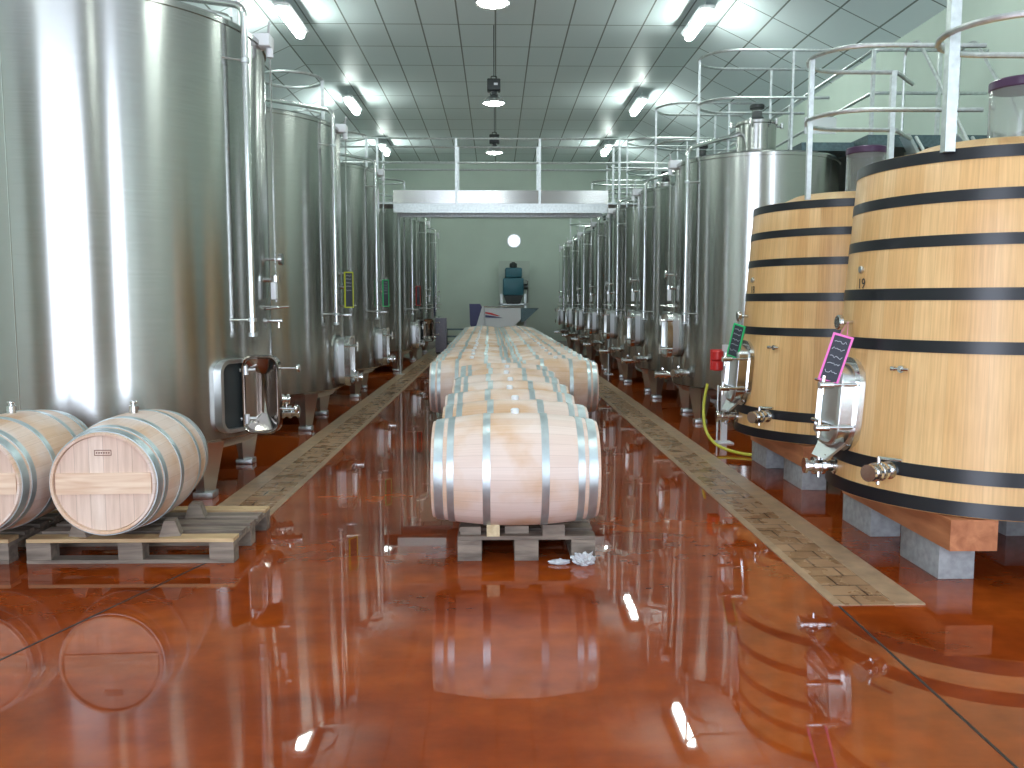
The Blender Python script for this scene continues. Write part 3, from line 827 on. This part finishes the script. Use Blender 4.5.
# crosswise barrels, axis along world X
proto = make_barrel()
proto_used = False
singles = []
for k in range(7):
    o = proto if not proto_used else copy_tree(proto); proto_used = True
    y = 4.93 + .70*k
    rot_barrel(o, .118 - .004*k + (.012 if k % 2 else -.008), y, ZB, PI/2)
    lab = ['nearest oak wine barrel of the middle row, lying crosswise on a pallet', 'oak wine barrel second in the single middle row', 'oak wine barrel third in the single middle row', 'oak wine barrel fourth in the single middle row', 'oak wine barrel fifth in the single middle row', 'oak wine barrel sixth in the single middle row', 'oak wine barrel last of the single middle row, before the double rows'][k]
    tag(o, lab, 'wine barrel', 'oak barrels in the middle of the floor')
for k in range(21):
    for s in (-1, 1):
        o = copy_tree(proto)
        y = 9.85 + .70*k
        rot_barrel(o, .205 - .006*k + s*.482 + random.uniform(-.012, .012), y, ZB, PI/2 + (PI if random.random() < .5 else 0))
        sd = 'left' if s < 0 else 'right'
        if k == 0: lab = 'oak wine barrel first in the %s column of the double row' % sd
        elif k == 20: lab = 'oak wine barrel last in the %s column of the double row, by the grape press' % sd
        else: lab = 'oak wine barrel in the %s column of the double row, %s from the front' % (sd, ORD[k])
        tag(o, lab, 'wine barrel', 'oak barrels in the middle of the floor')
# two lengthwise barrels at the left
def left_barrel(x, y, rz, lab, stamp):
    t = copy_tree(proto); rot_barrel(t, x, y, ZB-.01, rz); tag(t, lab, 'wine barrel', 'oak barrels on pallets at the left edge')
    # pale bar across the head
    def bar(b):
        hw = .2585; pts = []
        loft(b, [[(-hw*.985, -BL+.012, BR-.058), (hw*.985, -BL+.012, BR-.058), (hw*.985, -BL+.012, BR+.058), (-hw*.985, -BL+.012, BR+.058)], [(-hw*.985, -BL+.03, BR-.058), (hw*.985, -BL+.03, BR-.058), (hw*.985, -BL+.03, BR+.058), (-hw*.985, -BL+.03, BR+.058)]])
    part('head_bar', M['pale_plank'], t, bar, None)
    def vstem(b):
        cyl(b, (0, 0, 2*BR+.02), .026, .05, seg=16, bev=.004); cyl(b, (0, 0, 2*BR+.05), .014, .03, seg=12)
        cyl(b, (0, 0, 2*BR+.065), .022, .015, seg=14, bev=.004)
    part('bung_valve', M['steel'], t, vstem)
    if stamp:
        def st(b):
            z = BR+.155
            for zz in (z, z+.028): box(b, -.045, .045, -BL+.0195, -BL+.0225, zz-.002, zz+.002)
            for xx in (-.045, .043): box(b, xx, xx+.003, -BL+.0195, -BL+.0225, z, z+.028)
            for q in range(6): box(b, -.036+q*.013, -.029+q*.013, -BL+.0195, -BL+.0225, z+.010, z+.018)
        part('stamp', M['stamp'], t, st, None)
    return t
left_barrel(-2.155, 5.06, math.radians(2), 'oak wine barrel with its whole round head facing forward, on the left pallet', True)
left_barrel(-2.875, 5.06, math.radians(1), 'oak wine barrel cut by the left edge of the picture, head partly in view', False)

# ------------------------------------------------------------------ pallets
def make_pallet(w, d, m_board, m_edge, along=False):
    """w along X, d along Y (board direction X), origin at the centre on the floor"""
    t = root('pallet')
    x0, x1 = -w/2, w/2; y0, y1 = -d/2, d/2
    # runners, blocks, cross boards, deck boards
    for yc in (y0+.05, 0, y1-.05):
        if not along: part('bottom_board', M['pallet'], t, lambda b: box(b, x0, x1, yc-.05, yc+.05, 0, .022, .002), None)
        for xc in (x0+.07, 0, x1-.07):
            part('spacer_block', M['pallet'], t, lambda b: box(b, xc-.07, xc+.07, yc-.048, yc+.048, .022, .10, .003), None)
    for xc in (x0+.07, 0, x1-.07):
        if along: part('bottom_board', M['pallet'], t, lambda b: box(b, xc-.07, xc+.07, y0, y1, 0, .022, .002), None)
        part('stringer_board', M['pallet'], t, lambda b: box(b, xc-.07, xc+.07, y0, y1, .10, .122, .002), None)
    n = max(5, int(d/.165))
    for k in range(n):
        yc = y0 + .06 + (d-.12)*k/(n-1)
        part('deck_board', m_edge if k in (0, n-1) else m_board, t, lambda b: box(b, x0, x1, yc-.055, yc+.055, .122, .144, .002), None)
    return t
p = make_pallet(1.18, .80, M['pallet'], M['pallet_new']); p.location = (-2.10, 5.20, 0)
tag(p, 'grey weathered wooden pallet with a pale front edge under the left barrel', 'pallet', 'wooden pallets')
p2 = copy_tree(p); p2.location = (-3.38, 5.20, 0); tag(p2, 'dark wooden pallet cut by the left edge of the picture', 'pallet', 'wooden pallets')
pp = make_pallet(.80, 1.20, M['pallet'], M['pallet'], True); first = True
YS = [4.815+.6 + 1.40*k for k in range(3)]
for i, y in enumerate(YS):
    o = pp if i == 0 else copy_tree(pp); o.location = (.175, y, 0)
    tag(o, ['wooden pallet under the nearest barrel of the middle row', 'wooden pallet under the third and fourth barrels of the single row', 'wooden pallet under the fifth and sixth barrels of the single row'][i], 'pallet', 'wooden pallets')
o = copy_tree(p); o.location = (.175, 9.225, 0); tag(o, 'wooden pallet under the last barrel of the single row', 'pallet', 'wooden pallets')
for k in range(10):
    for s in (-1, 1):
        o = copy_tree(pp); o.location = (.205 + s*.482 - .012*k, 10.24 + 1.40*k, 0)
        tag(o, 'wooden pallet under the %s column of the double row, %s from the front' % ('left' if s < 0 else 'right', ORD[k]), 'pallet', 'wooden pallets')
for s in (-1, 1):
    o = copy_tree(pp); o.location = (.205 + s*.482 - .125, 24.24, 0)
    tag(o, 'wooden pallet under the last %s barrel of the double row' % ('left' if s < 0 else 'right'), 'pallet', 'wooden pallets')
# wooden chocks that keep the barrels from rolling
def chock(name, x, y, z, w, d, h, m, lab, rz=0, taper=0.0):
    bm = bmesh.new()
    loft(bm, [[(-w/2, -d/2, 0), (w/2, -d/2, 0), (w/2, d/2, 0), (-w/2, d/2, 0)], [(-w/2+taper, -d/2, h), (w/2-taper, -d/2, h), (w/2-taper, d/2-.3*taper, h), (-w/2+taper, d/2-.3*taper, h)]])
    o = link(name, bm, m, None, None, (x, y, z)); o.rotation_euler = (0, 0, rz)
    tag(o, lab, 'wooden chock', 'chocks that hold the barrels')
chock('wooden_chock', -.018, 4.846, ZP, .075, .06, .072, M['chock'], 'pale yellow wooden chock under the front of the nearest middle barrel')
chock('wooden_chock', .33, 4.85, ZP, .13, .06, .066, M['pallet'], 'grey wooden chock under the nearest middle barrel, right of the pale chock', .1)
chock('wooden_chock', -.15, 4.92, ZP, .12, .12, .045, M['pallet'], 'grey wooden chock under the left end of the nearest middle barrel')
chock('wooden_chock', .12, 4.93, ZP, .14, .10, .044, M['pallet'], 'flat grey wooden chock below the middle of the nearest middle barrel')
chock('wooden_chock', -1.90, 4.90, ZP, .12, .10, .09, M['pallet'], 'grey wooden wedge on the right of the left barrel, by its head', .2, .03)
chock('wooden_chock', -1.90, 5.32, ZP, .12, .10, .09, M['pallet'], 'grey wooden wedge on the right of the left barrel, at its far end', .1, .03)
chock('wooden_chock', -2.41, 4.90, ZP, .12, .10, .07, M['pallet'], 'grey wooden wedge between the two left barrels, on the slatted pallet', -.2, .03)
chock('wooden_chock', -2.41, 5.32, ZP, .12, .10, .07, M['pallet'], 'grey wooden wedge behind the gap between the two left barrels', -.2, .03)
# crumpled clear plastic bag at the pallet foot
bm = bmesh.new(); bmesh.ops.create_icosphere(bm, subdivisions=4, radius=1)
rnd = random.Random(5); from mathutils import noise as mn
for v in bm.verts:
    n_ = mn.noise(v.co*3.1)*.45 + mn.noise(v.co*7)*.22
    v.co = Vector((v.co.x*.06, v.co.y*.045, max(v.co.z, -.7)*.036 + .026)) * (1+n_)
    v.co.z = max(v.co.z, .001)
o = link('plastic_bag', bm, M['film'], None, 20, (.50, 4.74, 0)); tag(o, 'crumpled clear plastic bag at the right front foot of the middle pallet', 'plastic bag')
bm = bmesh.new(); bmesh.ops.create_icosphere(bm, subdivisions=3, radius=1)
for v in bm.verts:
    n_ = mn.noise(v.co*4.1)*.5
    v.co = Vector((v.co.x*.06, v.co.y*.025, max(v.co.z, -.7)*.015 + .011)) * (1+n_); v.co.z = max(v.co.z, .001)
o = link('plastic_scrap', bm, M['film'], None, 20, (.36, 4.75, 0)); tag(o, 'small scrap of clear plastic on the wet floor left of the plastic bag', 'plastic scrap')

# ------------------------------------------------------------------ cross walkway
DZ = 3.45
wk = root('walkway', (0, 16.9, 0)); tag(wk, 'steel walkway bridge crossing the hall above the barrels, with railings', 'walkway')
part('deck', M['galv'], wk, lambda b: box(b, -4.6, 4.38, .04, .86, DZ-.03, DZ))
part('deck_beam', M['galv'], wk, lambda b: (box(b, -2.0, 2.2, .0, .05, DZ-.20, DZ-.02), box(b, -2.0, 2.2, .85, .90, DZ-.20, DZ-.02)))
part('toe_board', M['tank'], wk, lambda b: box(b, -2.0, 2.2, -.012, .0, DZ-.02, DZ+.23))
part('toe_board', M['tank'], wk, lambda b: box(b, -2.0, 2.2, .90, .912, DZ-.02, DZ+.23))
for y0_ in (0, .90):
    def rl(b):
        for z in (DZ+1.22, DZ+.76): rod(b, (-4.2, y0_, z), (4.22, y0_, z), .02, 8)
    rr_ = part('railing', M['galv'], wk, rl)
    for x in (-2.3, -.77, .86, 2.42):
        part('post', M['galv'], rr_, lambda b: box(b, x-.022, x+.022, y0_-.02, y0_+.02, DZ-.1, DZ+1.22))
for x in (-2.0, 2.36):
    part('column', M['galv'], wk, lambda b: (cyl(b, (x, .87, DZ/2-.015), .032, DZ-.03, seg=16), box(b, x-.09, x+.09, .78, .96, 0, .015)))
# ------------------------------------------------------------------ catwalk on the right
cw = root('catwalk', (4.4, 10.2, 0)); tag(cw, 'raised steel catwalk along the right wall behind the tanks', 'catwalk')
part('deck', M['deck'], cw, lambda b: box(b, 0, 1.58, 0, 19.6, DZ-.12, DZ+.02), None)
part('landing_plate', M['deck'], cw, lambda b: box(b, -.65, 0, .38, 1.08, DZ-.10, DZ+.0), None)
part('fascia', M['satin'], cw, lambda b: box(b, -.72, -.34, .10, .12, DZ+.05, DZ+.24), None)
def crl(b):
    z1, z2 = DZ+1.05, DZ+.55
    for z in (z1, z2):
        tube(b, [(.12, 19.4, z), (.12, .2, z), (1.5, .2, z)], .02, 8, .08)
    for k in range(14):
        if k != 1: box(b, .10, .14, .18+1.45*k, .22+1.45*k, DZ+.02, z1)
    box(b, .9, .94, .18, .22, DZ+.02, z1)
part('railing', M['galv'], cw, crl)
part('leg', M['galv'], cw, lambda b: box(b, .62, .70, .3, .38, 0, DZ-.12), None)
part('leg', M['galv'], cw, lambda b: box(b, .62, .70, 9.3, 9.38, 0, DZ-.12), None)
part('leg', M['galv'], cw, lambda b: box(b, .62, .70, 19.0, 19.08, 0, DZ-.12), None)
cl = root('catwalk', (-5.9, 8.0, 0)); tag(cl, 'raised steel catwalk along the left wall, behind the tanks', 'catwalk')
part('deck', M['deck'], cl, lambda b: box(b, 0, 1.2, 0, 21.5, DZ-.12, DZ+.02), None)
part('leg', M['galv'], cl, lambda b: box(b, .2, .28, .3, .38, 0, DZ-.12), None)
part('leg', M['galv'], cl, lambda b: box(b, .2, .28, 20.3, 20.38, 0, DZ-.12), None)
def lrl(b):
    for z in (DZ+1.05, DZ+.55): rod(b, (1.15, .05, z), (1.15, 21.4, z), .02, 8)
    for k in range(15): box(b, 1.13, 1.17, .05+1.5*k, .09+1.5*k, DZ+.02, DZ+1.05)
part('railing', M['galv'], cl, lrl)
# stair from the catwalk down to the platform behind the vats
st = root('steel_stair', (5.05, 8.9, 0)); tag(st, 'steel stair with hooped handrails coming down from the catwalk behind the vats', 'stair')
def stringers(b):
    for x in (-.3, .3):
        prism(b, [(1.22, DZ-.02), (1.02, DZ-.02), (-.6, 1.8), (-.4, 1.8)], x-.02, x+.02, 'YZ')
part('stringer', M['satin'], st, stringers)
for k in range(6):
    z = 1.95 + .24*k; yy = -.5 + (z-1.8)*.985
    part('tread', M['deck'], st, lambda b: box(b, -.28, .28, yy-.08, yy+.10, z, z+.03), None)
def hrails(b):
    for x in (-.32, .32):
        tube(b, [(x, 1.15, DZ-.0), (x, 1.15, DZ+.95), (x, .85, DZ+.98), (x, -.75, 2.55), (x, -.55, 2.05), (x, .8, 3.35)], .018, 8, .12)
part('handrail', M['galv'], st, hrails)
# platform behind the nearest vat
pf = root('platform', (4.3, 3.6, 0)); tag(pf, 'steel platform with railing behind the oak vats by the right wall', 'platform')
part('deck', M['deck'], pf, lambda b: box(b, -.2, 1.6, 0, 4.55, 1.68, 1.80), None)
def prl(b):
    for z in (2.85, 2.5):
        tube(b, [(-.1, .1, z), (-.1, 4.5, z)], .019, 8)
    for k in range(4): box(b, -.12, -.08, (.1+1.44*k), (.14+1.44*k), 1.80, 2.86)
part('railing', M['galv'], pf, prl)
for y_ in (.3, 4.2):
    part('leg', M['galv'], pf, lambda b: box(b, .1, .18, y_, y_+.08, 0, 1.68), None)
    part('leg', M['galv'], pf, lambda b: box(b, 1.3, 1.38, y_, y_+.08, 0, 1.68), None)

# ------------------------------------------------------------------ control post, yellow hose
cp = root('control_post', (2.43, 8.95, 0)); tag(cp, 'white steel post with a red control box, behind the second oak vat', 'control post')
part('post', M['white'], cp, lambda b: (box(b, -.03, .03, -.03, .03, 0, 1.05), box(b, -.09, .09, -.09, .09, 0, .012)), None)
part('conduit', M['galv'], cp, lambda b: rod(b, (-.07, 0, .02), (-.07, 0, .62), .012, 8))
def rb(b):
    for z in (.83, .94): cyl(b, (-.09, -.03, z), .06, .10, seg=20, bev=.012)
    box(b, -.15, -.04, .0, .05, .78, 1.0)
part('control_box', M['red'], cp, rb)
part('mounting_plate', M['white'], cp, lambda b: box(b, -.02, .10, -.045, -.035, .80, 1.05), None)
bm = bmesh.new()
hp = [(2.27, 9.05, .62), (2.20, 8.9, .42), (2.17, 8.7, .20), (2.22, 8.45, .07), (2.38, 8.2, .025), (2.6, 8.04, .022), (2.8, 8.06, .022), (3.2, 8.2, .022), (3.7, 8.5, .022)]
sm = []
for i in range(len(hp)-1):
    P0, P1, P2, P3 = [Vector(hp[max(0, min(len(hp)-1, i+k))]) for k in (-1, 0, 1, 2)]
    for q in range(6):
        u = q/6; sm.append(.5*((2*P1)+(-P0+P2)*u+(2*P0-5*P1+4*P2-P3)*u*u+(-P0+3*P1-3*P2+P3)*u**3))
tube(bm, sm, .016, 10)
o = link('garden_hose', bm, M['hose'], None, 60); tag(o, 'yellow hose looping down to the floor behind the second oak vat', 'hose')

# ------------------------------------------------------------------ grape press and machines at the back wall
gp = root('grape_hopper', (.15, 28.4, 0)); tag(gp, 'white receiving hopper with a navy panel at the left, in front of the back wall', 'hopper')
part('trough', M['white'], gp, lambda b: prism(b, [(-.52, .62), (.30, .62), (.66, .95), (.66, 1.32), (-.52, 1.32)], -.5, .5))
part('side_panel', M['navy'], gp, lambda b: prism(b, [(-1.0, .78), (-.86, .55), (-.58, 1.30), (-.68, 1.46), (-1.02, 1.46)], -.45, .45), label='navy end panel')
part('end_funnel', M['white'], gp, lambda b: prism(b, [(-.84, .60), (-.53, .60), (-.53, 1.38), (-.60, 1.38)], -.48, .48))
part('end_chute', M['deck'], gp, lambda b: prism(b, [(.67, .85), (.80, .90), (1.26, 1.32), (.67, 1.32)], -.4, .4), label='dark grey sloping chute')
part('red_stripe', M['red'], gp, lambda b: prism(b, [(-.5, 1.20), (-.3, 1.17), (0, 1.06), (-.1, 1.06), (-.5, 1.15)], -.512, -.505), None)
part('blue_stripe', M['navy'], gp, lambda b: prism(b, [(-.5, 1.10), (-.2, 1.06), (.1, 1.0), (-.5, 1.02)], -.512, -.505), None)
part('rail', M['steel'], gp, lambda b: rod(b, (-.55, -.5, 1.37), (.66, -.5, 1.37), .02))
for x in (-.4, .25):
    part('leg', M['galv'], gp, lambda b: (box(b, x-.04, x+.04, -.4, -.32, 0, .62), box(b, x-.04, x+.04, .32, .4, 0, .62)), None)
mc = root('destemmer', (.60, 29.55, 0)); tag(mc, 'teal blue machine with a motor on top, on a stand above the white hopper', 'machine')
part('back_board', M['panel'], mc, lambda b: box(b, -.50, .58, .35, .40, .9, 2.95), None)
part('machine_body', M['blue'], mc, lambda b: (box(b, -.36, .36, -.2, .3, 1.75, 2.35, .06), box(b, -.28, .30, -.15, .25, 2.35, 2.70, .05)))
part('motor', M['dark'], mc, lambda b: (cyl(b, (0, 0, 2.78), .13, .16, seg=20, bev=.03), cyl(b, (0, 0, 2.86), .06, .06, seg=16), cyl(b, (-.2, -.05, 2.5), .09, .3, seg=14), cyl(b, (.38, 0, 2.05), .1, .25, 'X', 14)))
part('outlet', M['dark'], mc, lambda b: (prism(b, [(-.34, 1.75), (.34, 1.75), (.22, 1.45), (-.22, 1.45)], -.2, .25), cyl(b, (0, -.22, 1.62), .11, .06, 'Y', 18)))
part('pipe', M['steel'], mc, lambda b: tube(b, [(.42, -.1, 2.3), (.5, -.1, 2.25), (.5, -.1, 1.5), (-.5, -.1, 1.5)], .025, 8, .06))
part('stand', M['galv'], mc, lambda b: (box(b, -.45, -.37, -.2, -.12, 0, 1.8), box(b, .37, .45, -.2, -.12, 0, 1.8), box(b, -.45, .45, -.2, .3, 1.42, 1.47)), None)
pn = root('cabinet', (-1.62, 25.2, 0)); tag(pn, 'tall mauve-grey cabinet standing left of the barrels near the back', 'cabinet')
part('body', M['mauve'], pn, lambda b: box(b, -.16, .16, -.2, .2, .05, 1.05, .01))
part('plinth', M['dark'], pn, lambda b: box(b, -.14, .14, -.18, .18, 0, .05), None)
part('door', M['mauve'], pn, lambda b: (box(b, -.145, .145, -.215, -.2, .08, 1.02, .005), rod(b, (.11, -.235, .5), (.11, -.235, .65), .01)))
bn = root('step_stand', (-1.15, 27.2, 0)); tag(bn, 'low dark step stand at the back, between the cabinet and the hopper', 'step')
for k in range(3):
    part('tread', M['deck'], bn, lambda b: box(b, -.45, .55, -.3+.25*k, -.05+.25*k, .18+.22*k, .23+.22*k), None)
part('side_frame', M['dark'], bn, lambda b: (prism(b, [(-.3, 0), (.45, 0), (.45, .66), (.2, .66), (-.3, .2)], -.45, -.42, 'YZ'), prism(b, [(-.3, 0), (.45, 0), (.45, .66), (.2, .66), (-.3, .2)], .52, .55, 'YZ')), None)
